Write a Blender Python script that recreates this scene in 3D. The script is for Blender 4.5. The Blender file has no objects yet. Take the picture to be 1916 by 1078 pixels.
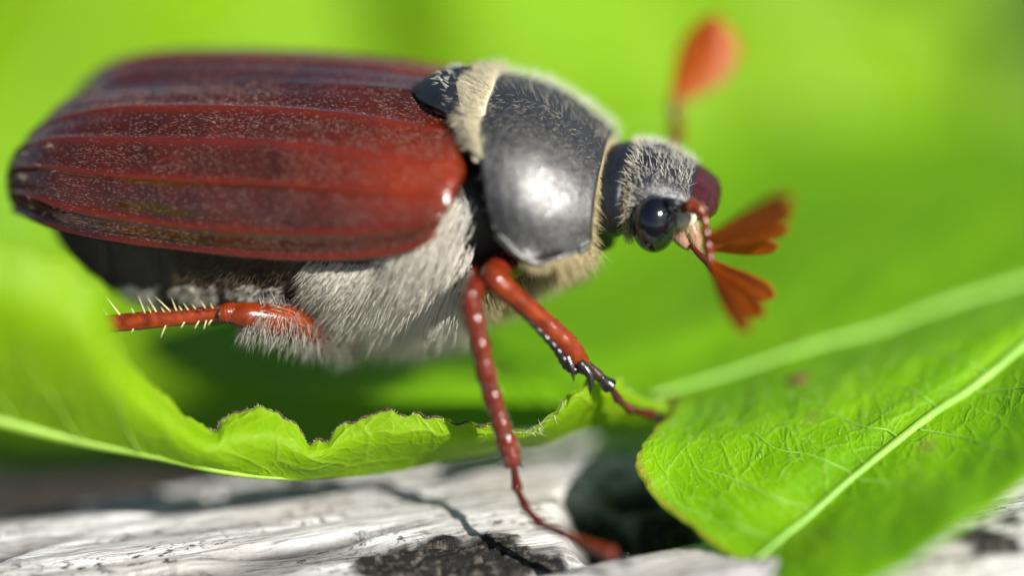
import bpy, math
import numpy as np
from mathutils import Vector
sc = bpy.context.scene
rng = np.random.default_rng(7)
MM = 0.001

# ------------------------------------------------------------------ camera
PHI = math.radians(28.0)          # camera looks down on the beetle
D = 160.0                         # mm from camera to the plane of focus
PPM = 46.0                        # photo pixels per mm at that plane
RIGHT = np.array([1.0, 0, 0])
UP = np.array([0, math.sin(PHI), math.cos(PHI)])
BACK = np.array([0, -math.cos(PHI), math.sin(PHI)])
cam_d = bpy.data.cameras.new("camera")
cam = bpy.data.objects.new("camera", cam_d)
sc.collection.objects.link(cam)
cam.location = Vector(BACK * D * MM)
cam.rotation_euler = (math.pi / 2 - PHI, 0, 0)
cam_d.sensor_width = 36.0
cam_d.lens = 36.0 * D / (1916 / PPM)
cam_d.clip_start = 0.005
cam_d.clip_end = 50.0
cam_d.dof.use_dof = True
cam_d.dof.focus_distance = D * MM
cam_d.dof.aperture_fstop = 6.6
sc.camera = cam

# ------------------------------------------------------------------ light
SUN = np.array([0.60, -0.52, 0.67]); SUN /= np.linalg.norm(SUN)
w = bpy.data.worlds.new("World"); sc.world = w; w.use_nodes = True
nt = w.node_tree
sky = nt.nodes.new("ShaderNodeTexSky"); sky.sky_type = 'NISHITA'; sky.sun_disc = False
sky.sun_elevation = math.asin(SUN[2]); sky.sun_rotation = math.atan2(SUN[0], SUN[1])
bg = nt.nodes["Background"]; bg.inputs[1].default_value = 0.055
nt.links.new(sky.outputs[0], bg.inputs[0])
sl = bpy.data.lights.new("sun", 'SUN'); sl.energy = 5.0; sl.angle = math.radians(0.53); sl.color = (1.0, 0.955, 0.88)
so = bpy.data.objects.new("sun", sl); sc.collection.objects.link(so)
so.rotation_euler = Vector(SUN).to_track_quat('Z', 'Y').to_euler()
sc.view_settings.view_transform = 'Standard'; sc.view_settings.look = 'None'
sc.view_settings.exposure = 0.76; sc.view_settings.gamma = 1.0
sc.view_settings.use_curve_mapping = False
sc.cycles.max_bounces = 6; sc.cycles.diffuse_bounces = 4; sc.cycles.glossy_bounces = 3; sc.cycles.transmission_bounces = 4; sc.cycles.transparent_max_bounces = 8

# ------------------------------------------------------------------ maths helpers (all in mm)
def P(px, py, t=0.0):
    """photo pixel at t mm in front of (+) or behind (-) the plane of focus"""
    s = (D - t) / D
    return BACK * t + s * ((px - 958) / PPM * RIGHT + (539 - py) / PPM * UP)
def PP(pts): return np.array([P(*p) for p in pts])

ROLL, YAW = math.radians(3.5), math.radians(10.0)      # the beetle's own tilt and turn
_yb = np.array([math.sin(YAW), math.cos(YAW), 0.0])
_ub = np.array([0, 0, 1.0])
YB = _yb * math.cos(ROLL) + _ub * math.sin(ROLL)
ZB = -_yb * math.sin(ROLL) + _ub * math.cos(ROLL)
XB = np.cross(YB, ZB)
B0 = P(810, 180, -1.0)
CAM = BACK * D
def BP(px, py, yb):
    """photo pixel on the plane yb mm left of the beetle's midplane (its right side is negative)"""
    d = P(px, py, 0) - CAM
    k = (yb - np.dot(CAM - B0, YB)) / np.dot(d, YB)
    return CAM + d * k
def mirror(a):
    a = np.asarray(a, float)
    return a - 2 * ((a - B0) @ YB)[..., None] * YB
def body(x, y, z): return B0 + x * XB + y * YB + z * ZB
def to_body(p): q = np.asarray(p) - B0; return np.stack([q @ XB, q @ YB, q @ ZB], -1)

def spline(c, n, closed=False):
    """Catmull-Rom through control rows c (axis 0) resampled to n rows"""
    c = np.asarray(c, float); m = len(c)
    if closed:
        e = np.concatenate([c[-1:], c, c[:2]]); seg = m
        x = np.linspace(0, seg, n, endpoint=False)
    else:
        e = np.concatenate([2 * c[:1] - c[1:2], c, 2 * c[-1:] - c[-2:-1]]); seg = m - 1
        x = np.linspace(0, seg, n)
    i = np.minimum(x.astype(int), seg - 1); f = x - i
    f = f.reshape((-1,) + (1,) * (c.ndim - 1))
    p0, p1, p2, p3 = e[i], e[i + 1], e[i + 2], e[i + 3]
    return 0.5 * (2 * p1 + (p2 - p0) * f + (2 * p0 - 5 * p1 + 4 * p2 - p3) * f ** 2 + (3 * p1 - p0 - 3 * p2 + p3) * f ** 3)
def patch(c, nu, nv):
    g = spline(c, nu)
    return spline(g.transpose(1, 0, 2), nv).transpose(1, 0, 2)
def unit(a): return a / np.maximum(np.linalg.norm(a, axis=-1, keepdims=True), 1e-12)
def normals(g, out):
    n = unit(np.cross(np.gradient(g, axis=0), np.gradient(g, axis=1)))
    return n if np.sum(n * out) > 0 else -n

_perm = rng.permutation(4096)
_vals = rng.random(4096)
def vnoise(x, y, z=0.0):
    x, y, z = np.broadcast_arrays(np.asarray(x, float), np.asarray(y, float), np.asarray(z, float))
    xi, yi, zi = np.floor(x).astype(int), np.floor(y).astype(int), np.floor(z).astype(int)
    fx, fy, fz = x - xi, y - yi, z - zi
    fx, fy, fz = [f * f * (3 - 2 * f) for f in (fx, fy, fz)]
    r = 0
    for a in (0, 1):
        for b in (0, 1):
            for c in (0, 1):
                h = _vals[_perm[(_perm[(_perm[(xi + a) & 4095] + yi + b) & 4095] + zi + c) & 4095]]
                r = r + h * (fx if a else 1 - fx) * (fy if b else 1 - fy) * (fz if c else 1 - fz)
    return r
def fbm(x, y, z=0.0, o=4):
    s, a, t = 0, 0.5, 0
    for k in range(o):
        s = s + a * vnoise(x * 2 ** k + 17 * k, y * 2 ** k + 5 * k, z * 2 ** k); t += a; a *= 0.5
    return s / t
def smooth(a, b, x):
    t = np.clip((x - a) / (b - a), 0, 1); return t * t * (3 - 2 * t)

# ------------------------------------------------------------------ mesh helpers
def tag(o, label=None, cat=None, group=None, kind=None):
    for k, v in (("label", label), ("category", cat), ("group", group), ("kind", kind)):
        if v: o[k] = v
    return o
def empty(name, loc):
    o = bpy.data.objects.new(name, None); sc.collection.objects.link(o)
    o.empty_display_size = 0.005; o.location = Vector(np.asarray(loc) * MM)
    o["_o"] = list(map(float, loc)); return o
def origin(o):
    while o.parent: o = o.parent
    return np.array(o["_o"])
def obj(name, V, F, material, parent=None, loc=None, attrs=None, uv=None, flat=False):
    """one mesh object; V in mm world coordinates, F list of index arrays (quads and tris)"""
    V = np.asarray(V, float).reshape(-1, 3)
    base = origin(parent) if parent else np.asarray(loc if loc is not None else [V[:, 0].mean(), V[:, 1].mean(), V[:, 2].min()], float)
    me = bpy.data.meshes.new(name)
    me.vertices.add(len(V)); me.vertices.foreach_set("co", ((V - base) * MM).astype(np.float32).ravel())
    F = [np.asarray(f, int) for f in F if len(f)]
    sizes = np.concatenate([np.full(len(f), f.shape[1]) for f in F])
    idx = np.concatenate([f.ravel() for f in F])
    me.loops.add(len(idx)); me.loops.foreach_set("vertex_index", idx.astype(np.int32))
    me.polygons.add(len(sizes))
    st = np.concatenate([[0], np.cumsum(sizes)[:-1]])
    me.polygons.foreach_set("loop_start", st.astype(np.int32))
    me.update(calc_edges=True)
    if not flat: me.polygons.foreach_set("use_smooth", np.ones(len(sizes), bool))
    for k, a in (attrs or {}).items():
        at = me.attributes.new(k, 'FLOAT', 'POINT'); at.data.foreach_set("value", np.asarray(a, np.float32).ravel())
    if uv is not None:
        l = me.uv_layers.new(name="UVMap"); l.data.foreach_set("uv", np.asarray(uv, np.float32).reshape(-1, 2)[idx].ravel())
    me.validate()
    o = bpy.data.objects.new(name, me); sc.collection.objects.link(o)
    me.materials.append(material)
    if parent: o.parent = parent
    else: o.location = Vector(base * MM); o["_o"] = list(map(float, base))
    return o
def gridfaces(nu, nv, off=0, closed_v=False):
    i = np.arange(nu - 1)[:, None]; j = np.arange(nv if closed_v else nv - 1)[None]
    a = i * nv + j; b = i * nv + (j + 1) % nv
    return (np.stack([a, b, b + nv, a + nv], -1).reshape(-1, 4) + off)
def shell(g, n, th):
    """closed thin plate: grid g with outward normals n, thickness th"""
    nu, nv = g.shape[:2]; m = nu * nv
    th = np.asarray(th); th = th[..., None] if th.ndim == 2 else th
    V = np.concatenate([g.reshape(-1, 3), (g - n * th).reshape(-1, 3)])
    f = gridfaces(nu, nv)
    c = np.cross(g[nu // 2 + 1, nv // 2] - g[nu // 2, nv // 2], g[nu // 2, nv // 2 + 1] - g[nu // 2, nv // 2])
    out = np.dot(c, n[nu // 2, nv // 2])
    if out > 0: f = f[:, ::-1]
    ring = np.concatenate([np.arange(nv), np.arange(1, nu) * nv + nv - 1, (nu - 1) * nv + np.arange(nv - 2, -1, -1), np.arange(nu - 2, 0, -1) * nv])
    r2 = np.roll(ring, -1)
    rim = np.stack([ring, r2, r2 + m, ring + m], -1)
    return V, [f, f[:, ::-1] + m, rim]
def arcuv(g):
    u = np.linalg.norm(np.diff(g, axis=0), axis=-1).mean(1); v = np.linalg.norm(np.diff(g, axis=1), axis=-1).mean(0)
    u = np.concatenate([[0], np.cumsum(u)]); v = np.concatenate([[0], np.cumsum(v)])
    return np.stack(np.broadcast_arrays(u[:, None], v[None]), -1)
def tube(path, rad, n=None, sides=12, flat=1.0, upv=(0, 0, 1), bump=None):
    """tapered limb along a spline; rad per control point; flat squeezes it across upv"""
    path = np.asarray(path, float); rad = np.asarray(rad, float)
    n = n or 8 * len(path)
    c = np.concatenate([path, rad[:, None]], 1); s = spline(c, n)
    p, r = s[:, :3], np.maximum(s[:, 3], 0.004)
    if bump is not None: r = r * bump(np.linspace(0, 1, n))
    t = unit(np.gradient(p, axis=0)); x = unit(np.cross(t, np.asarray(upv, float)[None] + 1e-6)); y = unit(np.cross(x, t))
    a = np.linspace(0, 2 * np.pi, sides, endpoint=False)
    ends0 = p[0] - t[0] * r[0] * 0.5; ends1 = p[-1] + t[-1] * r[-1] * 0.5
    V = p[:, None] + r[:, None, None] * (np.cos(a)[None, :, None] * x[:, None] + flat * np.sin(a)[None, :, None] * y[:, None])
    V = np.concatenate([V.reshape(-1, 3), [ends0, ends1]])
    f = gridfaces(n, sides, closed_v=True); m = n * sides
    k = np.arange(sides); k2 = (k + 1) % sides
    F = [f, np.stack([k2, k, np.full(sides, m)], -1), np.stack([k + m - sides, k2 + m - sides, np.full(sides, m + 1)], -1)]
    al = np.concatenate([np.repeat(np.linspace(0, 1, n), sides), [0, 1]])
    return V, F, al
def join(parts):
    V, F, A, off = [], [], [], 0
    for v, f, *a in parts:
        V.append(v); F += [np.asarray(x) + off for x in f]; off += len(v); A.append(a[0] if a else np.zeros(len(v)))
    return np.concatenate(V), F, np.concatenate(A)
def hair(root, dirs, length, rad, bend=None, K=3, lens=False):
    """fine hairs as three-sided tapered tubes"""
    root = np.asarray(root, float); N = len(root); dirs = unit(np.asarray(dirs, float))
    length = np.broadcast_to(length, (N,)); rad = np.broadcast_to(rad, (N,))
    b = np.zeros((N, 3)) if bend is None else np.broadcast_to(bend, (N, 3))
    x = unit(np.cross(dirs, rng.normal(size=(N, 3)))); y = np.cross(dirs, x)
    V = np.empty((N, 3 * K + 1, 3))
    for k in range(K):
        s = k / K
        pr = (0.35 + 0.65 * math.sin(math.pi * min(1, s * 1.3 + 0.12))) if lens else (1 - 0.75 * s)
        c = root + dirs * (length * s)[:, None] + b * (length * s * s)[:, None]
        for q in range(3):
            an = q * 2 * math.pi / 3
            V[:, 3 * k + q] = c + (rad * pr)[:, None] * (math.cos(an) * x + math.sin(an) * y)
    V[:, -1] = root + dirs * length[:, None] + b * length[:, None]
    fq = [[3 * k + q, 3 * k + (q + 1) % 3, 3 * k + 3 + (q + 1) % 3, 3 * k + 3 + q] for k in range(K - 1) for q in range(3)]
    ft = [[3 * (K - 1) + q, 3 * (K - 1) + (q + 1) % 3, 3 * K] for q in range(3)]
    off = (np.arange(N) * (3 * K + 1))[:, None, None]
    al = np.tile(np.concatenate([np.repeat(np.arange(K) / K, 3), [1.0]]), N)
    rn = np.repeat(rng.random(N), 3 * K + 1)
    return V.reshape(-1, 3), [(np.array(fq)[None] + off).reshape(-1, 4), (np.array(ft)[None] + off).reshape(-1, 3)], al, rn
def hairobj(name, parent, material, *a, **k):
    if len(a[0]) < 3: print('no hair', name); return None
    V, F, al, rn = hair(*a, **k)
    o = obj(name, V, F, material, parent, attrs={"along": al, "rnd": rn})
    o["kind"] = "stuff"; return o
def sample(g, nrm, n, dens=None, box=None):
    """n random points on a grid surface -> position, normal, u-direction, v-direction, (u,v)"""
    nu, nv = g.shape[:2]
    u = rng.random(n * 4); v = rng.random(n * 4)
    if box: u = box[0] + (box[1] - box[0]) * u; v = box[2] + (box[3] - box[2]) * v
    def at(A, u, v):
        x = u * (nu - 1); y = v * (nv - 1); i = np.minimum(x.astype(int), nu - 2); j = np.minimum(y.astype(int), nv - 2)
        fx = (x - i)[:, None]; fy = (y - j)[:, None]
        return A[i, j] * (1 - fx) * (1 - fy) + A[i + 1, j] * fx * (1 - fy) + A[i, j + 1] * (1 - fx) * fy + A[i + 1, j + 1] * fx * fy
    du = np.gradient(g, axis=0); dv = np.gradient(g, axis=1)
    area = np.linalg.norm(np.cross(du, dv), axis=-1)[..., None]
    p = at(area, u, v)[:, 0]
    if dens is not None: p = p * dens(u, v)
    p = p / p.max(); keep = np.nonzero(rng.random(len(p)) < p)[0][:n]
    u, v = u[keep], v[keep]
    return at(g, u, v), unit(at(nrm, u, v)), unit(at(du, u, v)), unit(at(dv, u, v)), u, v

# ------------------------------------------------------------------ materials
class M:
    def __init__(s, name):
        s.m = bpy.data.materials.new(name); s.m.use_nodes = True; s.t = s.m.node_tree
        s.b = s.t.nodes["Principled BSDF"]; s.out = s.t.nodes["Material Output"]
    def n(s, typ, **kw):
        x = s.t.nodes.new("ShaderNode" + typ)
        for k, v in kw.items(): setattr(x, k, v)
        return x
    def l(s, a, b): s.t.links.new(a, b)
    def set(s, **kw):
        for k, v in kw.items():
            i = s.b.inputs[k.replace("_", " ")]
            if hasattr(v, "links") or isinstance(v, bpy.types.NodeSocket): s.l(v, i)
            else: i.default_value = (*v, 1) if isinstance(v, tuple) and len(i.default_value) == 4 else v
        return s
    def attr(s, name): return s.n("Attribute", attribute_name=name).outputs["Fac"]
    def uv(s, scale=(1, 1, 1), rot=0.0):
        c = s.n("UVMap"); m = s.n("Mapping"); m.inputs["Scale"].default_value = scale; m.inputs["Rotation"].default_value = (0, 0, rot)
        s.l(c.outputs[0], m.inputs[0]); return m.outputs[0]
    def ob(s, scale=1.0):
        c = s.n("TexCoord"); m = s.n("Mapping"); m.inputs["Scale"].default_value = (scale,) * 3 if not isinstance(scale, tuple) else scale
        s.l(c.outputs["Object"], m.inputs[0]); return m.outputs[0]
    def noise(s, vec, scale, detail=4, rough=0.55):
        x = s.n("TexNoise"); x.inputs["Scale"].default_value = scale; x.inputs["Detail"].default_value = detail; x.inputs["Roughness"].default_value = rough
        s.l(vec, x.inputs["Vector"]); return x.outputs["Fac"]
    def voro(s, vec, scale, feature='F1', rnd=1.0):
        x = s.n("TexVoronoi", feature=feature); x.inputs["Scale"].default_value = scale; x.inputs["Randomness"].default_value = rnd
        s.l(vec, x.inputs["Vector"]); return x.outputs["Distance"]
    def ramp(s, fac, stops):
        x = s.n("ValToRGB"); e = x.color_ramp.elements
        while len(e) < len(stops): e.new(0.5)
        for k, (p, c) in zip(e, stops):
            k.position = p; k.color = (c, c, c, 1) if not isinstance(c, tuple) else (*c, 1)
        s.l(fac, x.inputs[0]); return x.outputs[0]
    def mix(s, fac, a, b, mode='MIX'):
        x = s.n("Mix", data_type='RGBA', blend_type=mode)
        for i, v in ((0, fac), (6, a), (7, b)):
            if isinstance(v, bpy.types.NodeSocket): s.l(v, x.inputs[i])
            else: x.inputs[i].default_value = (*v, 1) if isinstance(v, tuple) else v
        return x.outputs[2]
    def math(s, op, a, b=0.0):
        x = s.n("Math", operation=op)
        for i, v in enumerate((a, b)):
            if isinstance(v, bpy.types.NodeSocket): s.l(v, x.inputs[i])
            else: x.inputs[i].default_value = v
        return x.outputs[0]
    def bump(s, h, dist, strength=1.0, prev=None):
        x = s.n("Bump"); x.inputs["Distance"].default_value = dist * MM; x.inputs["Strength"].default_value = strength
        s.l(h, x.inputs["Height"])
        if prev: s.l(prev, x.inputs["Normal"])
        return x.outputs[0]

def hair_mat(name, a, b, rough=0.5, trans=0.5):
    m = M(name); c = m.mix(m.attr("rnd"), a, b)
    m.set(Base_Color=c, Roughness=rough)
    t = m.n("BsdfTranslucent"); m.l(c, t.inputs[0]); x = m.n("MixShader"); x.inputs[0].default_value = trans
    m.l(m.b.outputs[0], x.inputs[1]); m.l(t.outputs[0], x.inputs[2]); m.l(x.outputs[0], m.out.inputs[0])
    return m.m
MAT = {}
MAT["hair_white"] = hair_mat("white hair", (.90, .86, .76), (.97, .95, .89))
MAT["hair_cream"] = hair_mat("cream hair", (.62, .52, .26), (.82, .74, .50))
MAT["hair_pale"] = hair_mat("pale cream hair", (.74, .68, .50), (.88, .84, .68))
MAT["hair_grey"] = hair_mat("grey hair", (.45, .42, .36), (.75, .72, .64))
MAT["hair_scale"] = hair_mat("elytron pubescence", (.07, .025, .016), (.42, .28, .22), 0.2, 0.05)
MAT["hair_dark"] = hair_mat("brown hair", (.10, .06, .03), (.28, .19, .10))

m = M("elytron chitin")          # mahogany, frosted between smoother redder ribs
uvc = m.uv()
big = m.noise(uvc, 0.35, 3)
fine = m.noise(m.uv((2, 9, 1)), 1.0, 4)
c = m.mix(m.ramp(big, [(.3, 0.0), (.7, 1.0)]), (.017, .0036, .0014), (.066, .0072, .0016))
c = m.mix(m.attr("front_red"), c, (.26, .026, .0025))
c = m.mix(m.math('MULTIPLY', m.attr("rib"), 0.42), c, (.17, .014, .0016))
c = m.mix(m.math('MULTIPLY', m.ramp(fine, [(.45, 0.0), (.75, 1.0)]), 0.5), c, (.012, .004, .003))
pit = m.voro(uvc, 5.5)
cells = m.ramp(pit, [(.0, 0.0), (.35, 1.0)])
rough = m.ramp(m.noise(uvc, 9, 3), [(.3, .16), (.7, .28)])
m.set(Base_Color=c, Roughness=rough, Specular_IOR_Level=0.6, Coat_Weight=0.4, Coat_Roughness=0.17,
      Normal=m.bump(m.noise(uvc, 14, 3), 0.012, 0.5, m.bump(cells, 0.012, 0.5)))
MAT["elytron"] = m.m

m = M("pronotum chitin")         # black with a greenish grey, finely punctured
o_ = m.ob(1000.0)
pt = m.ramp(m.voro(o_, 6.5), [(.0, 0.0), (.28, 1.0)])
c = m.mix(m.noise(o_, 0.8, 4), (.007, .007, .007), (.020, .019, .017))
m.set(Base_Color=c, Roughness=m.ramp(m.noise(o_, 3.5, 4), [(.32, .30), (.68, .54)]), Specular_IOR_Level=1.0, Coat_Weight=.12, Coat_Roughness=.3,
      Normal=m.bump(m.noise(o_, 1.4, 4), 0.05, 0.5, m.bump(m.noise(o_, 11, 3), 0.035, 0.7, m.bump(pt, 0.025, 0.8))))
MAT["pronotum"] = m.m
m = M("black chitin"); o_ = m.ob(1000.0)
m.set(Base_Color=m.mix(m.noise(o_, 2, 4), (.004, .006, .010), (.014, .016, .020)), Roughness=m.ramp(m.noise(o_, 6, 3), [(.3, .36), (.7, .56)]),
      Normal=m.bump(m.noise(o_, 12, 3), 0.02, 0.4))
MAT["black"] = m.m
m = M("eye"); o_ = m.ob(1000.0)
m.set(Base_Color=(.003, .003, .006), Roughness=0.11, Specular_IOR_Level=0.6, Coat_Weight=0.5, Coat_Roughness=0.05,
      Normal=m.bump(m.voro(o_, 28), 0.003, 0.25))
MAT["eye"] = m.m
def chitin(name, a, b, rough=(.22, .42), tip=None, sss=0.0):
    m = M(name); o_ = m.ob(1000.0)
    c = m.mix(m.ramp(m.noise(o_, 1.6, 4), [(.3, 0.0), (.7, 1.0)]), a, b)
    if tip: c = m.mix(m.ramp(m.attr("along"), tip[0]), c, tip[1])
    m.set(Base_Color=c, Roughness=m.ramp(m.noise(o_, 5, 3), [(.3, rough[0]), (.7, rough[1])]), Specular_IOR_Level=0.55,
          Normal=m.bump(m.noise(o_, 9, 3), 0.03, 0.5))
    if sss: m.set(Subsurface_Weight=sss, Subsurface_Radius=(.4 * MM, .12 * MM, .03 * MM), Subsurface_Scale=1.0)
    MAT[name] = m.m
chitin("leg orange", (.09, .010, .0018), (.24, .034, .004), (.10, .26))
chitin("leg red", (.065, .007, .003), (.16, .020, .005), (.10, .22))
chitin("tarsus red", (.035, .004, .004), (.10, .010, .005), (.10, .24))
chitin("tarsus dark", (.012, .008, .008), (.10, .022, .010))
chitin("thorn black", (.006, .006, .008), (.02, .016, .014), (.15, .3))
chitin("clypeus brown", (.022, .004, .005), (.06, .010, .010), (.20, .32))
chitin("antenna stalk", (.09, .012, .003), (.17, .03, .006), (.15, .3))
chitin("palp pink", (.26, .13, .08), (.40, .25, .16))
chitin("belly", (.006, .005, .004), (.022, .015, .009), (.45, .65))
chitin("pygidium", (.020, .006, .004), (.05, .012, .007), (.3, .5))
chitin("cream pad", (.66, .60, .44), (.78, .72, .56), (.6, .8))
m = M("antenna leaf"); o_ = m.ob(1000.0)
c = m.mix(m.ramp(m.noise(o_, 0.9, 3), [(.3, 0.0), (.7, 1.0)]), (.30, .055, .003), (.46, .115, .005))
m.set(Base_Color=c, Roughness=.45)
t = m.n("BsdfTranslucent"); t.inputs[0].default_value = (.95, .38, .01, 1); x = m.n("MixShader"); x.inputs[0].default_value = 0.45
m.l(m.b.outputs[0], x.inputs[1]); m.l(t.outputs[0], x.inputs[2]); m.l(x.outputs[0], m.out.inputs[0])
MAT["lamella"] = m.m

def leaf_mat(name, dark, light, vein, trans, tmix=0.45, fine=1.0, rim=None, rough=.45):
    m = M(name); uvc = m.uv()
    warp = m.n("TexNoise"); warp.inputs["Scale"].default_value = 0.5; m.l(uvc, warp.inputs["Vector"])
    wv = m.n("VectorMath", operation='MULTIPLY_ADD'); m.l(warp.outputs["Color"], wv.inputs[0]); wv.inputs[1].default_value = (1.2, 1.2, 0); m.l(uvc, wv.inputs[2])
    v1 = m.voro(wv.outputs[0], 0.55 * fine, 'DISTANCE_TO_EDGE'); v2 = m.voro(wv.outputs[0], 1.7 * fine, 'DISTANCE_TO_EDGE')
    net1 = m.ramp(v1, [(.0, 1.0), (.07, 0.0)]); net2 = m.ramp(v2, [(.0, 1.0), (.14, 0.0)])
    net = m.math('ADD', m.math('MULTIPLY', net1, 0.65), m.math('MULTIPLY', net2, 0.35))
    c = m.mix(m.ramp(m.noise(uvc, 0.25, 4), [(.3, 0.0), (.7, 1.0)]), dark, light)
    c = m.mix(m.math('MULTIPLY', net, 0.45), c, vein)
    spots = m.math('MULTIPLY', m.ramp(m.noise(uvc, 0.42, 2, 0.4), [(.70, 0.0), (.78, 1.0)]), 0.6)
    c = m.mix(spots, c, (.20, .20, .04))
    if rim: c = m.mix(m.math('MULTIPLY', m.attr("rim"), m.ramp(m.noise(uvc, 0.9, 3), [(.35, 0.25), (.65, 1.0)])), c, rim)
    n = m.bump(net, 0.12, 0.55); n = m.bump(m.noise(uvc, 2.2, 4), 0.10, 0.5, n); n = m.bump(m.noise(uvc, 9, 2), 0.02, 0.6, n)
    m.set(Base_Color=c, Roughness=m.ramp(m.noise(uvc, 1.5, 3), [(.3, rough - .08), (.7, rough + .1)]), Specular_IOR_Level=0.2, Normal=n)
    t = m.n("BsdfTranslucent"); x = m.n("MixShader"); x.inputs[0].default_value = tmix
    tc = m.mix(m.math('MULTIPLY', net, 0.35), trans, tuple(k * .55 for k in trans)); m.l(tc, t.inputs[0])
    m.l(m.b.outputs[0], x.inputs[1]); m.l(t.outputs[0], x.inputs[2]); m.l(x.outputs[0], m.out.inputs[0])
    MAT[name] = m.m
leaf_mat("leaf bright", (.12, .31, .001), (.21, .42, .002), (.30, .55, .04), (.55, .95, .02), .42, 1.0, (.30, .12, .03))
leaf_mat("leaf pale", (.16, .31, .003), (.25, .42, .006), (.34, .50, .04), (.70, .95, .03), .45, 0.8, (.05, .030, .008), .5)
leaf_mat("leaf far", (.15, .31, .002), (.25, .43, .006), (.36, .56, .05), (.66, .95, .02), .42, .3)
leaf_mat("leaf far yellow", (.19, .36, .008), (.29, .46, .022), (.42, .60, .10), (.72, .95, .05), .42, .3)
leaf_mat("leaf gap shade", (.018, .055, .012), (.035, .09, .018), (.05, .12, .03), (.15, .4, .03), .3, .3)
def plain(name, a, b, scale, rough, bump=0.0, bs=None):
    m = M(name); o_ = m.ob(1000.0); f = m.noise(o_, scale, 5)
    m.set(Base_Color=m.mix(m.ramp(f, [(.3, 0.0), (.7, 1.0)]), a, b), Roughness=rough)
    if bump: m.set(Normal=m.bump(m.noise(o_, bs or scale * 3, 4), bump, .7))
    MAT[name] = m.m
plain("vein", (.16, .36, .022), (.24, .45, .06), 0.8, .5, .06, 4)
plain("vein pale", (.18, .34, .014), (.25, .41, .035), 0.8, .5, .06, 4)
plain("leaf edge", (.010, .007, .004), (.09, .055, .018), 1.5, .7, .05, 6)
plain("brown spot", (.06, .02, .008), (.20, .12, .03), 3, .6, .04, 8)
plain("bristle", (.55, .48, .22), (.75, .68, .40), 2, .4)
plain("soil", (.010, .008, .005), (.035, .026, .016), 0.2, .95, 1.0, .6)

m = M("weathered wood")          # silvery grey grain, black char and lichen in the cracks, painted leaf shade
uvc = m.uv(); g1 = m.noise(m.uv((.12, 1.6, 1)), 1.0, 6, .6); g2 = m.noise(m.uv((.35, 5.5, 1)), 1.0, 5, .65)
c = m.mix(m.ramp(g1, [(.25, 0.0), (.6, 1.0)]), (.15, .147, .14), (.68, .675, .665))
c = m.mix(m.ramp(m.noise(uvc, .16, 3), [(.42, 0.0), (.7, .6)]), c, (.42, .38, .32))
c = m.mix(m.ramp(g2, [(.34, .85), (.50, 0.0)]), c, (.11, .10, .09))
speck = m.math('MULTIPLY', m.ramp(m.noise(m.uv((1.5, 3.5, 1)), 1.0, 5, .75), [(.53, 0.0), (.60, 1.0)]), m.ramp(m.noise(m.uv((.10, .45, 1)), 1.0, 4), [(.44, 0.0), (.54, 1.0)]))
c = m.mix(speck, c, (.03, .027, .02))
c = m.mix(m.attr("crack"), c, (.012, .010, .009))
ch = m.attr("char_and_shade"); chn = m.noise(uvc, 2.2, 5, .7)  # mask holds the black crust and the painted leaf shade
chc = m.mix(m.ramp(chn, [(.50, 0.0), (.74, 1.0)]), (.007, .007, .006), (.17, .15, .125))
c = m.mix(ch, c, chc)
m.set(Base_Color=c, Roughness=.8, Specular_IOR_Level=.25, Normal=m.bump(g2, .25, .8, m.bump(m.noise(uvc, 4, 4), .08, .7)))
MAT["wood"] = m.m

def proj(p):
    q = np.asarray(p) - CAM; t = -(q @ BACK)
    return 958 + (q @ RIGHT) / t * D * PPM, 539 - (q @ UP) / t * D * PPM

# ------------------------------------------------------------------ ground
n = 60; xs = np.concatenate([np.linspace(-9000, -300, 12), np.linspace(-250, 250, n), np.linspace(300, 9000, 12)])
X, Y = np.meshgrid(xs, xs + 60, indexing='ij')
Z = -62 + 10 * (fbm(X / 40, Y / 40) - .5) * (np.abs(X) < 400) * (np.abs(Y) < 500)
G = np.stack([X, Y, Z], -1)
tag(obj("ground", G.reshape(-1, 3), [gridfaces(len(xs), len(xs))[:, ::-1]], MAT["soil"]), kind="structure")

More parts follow.
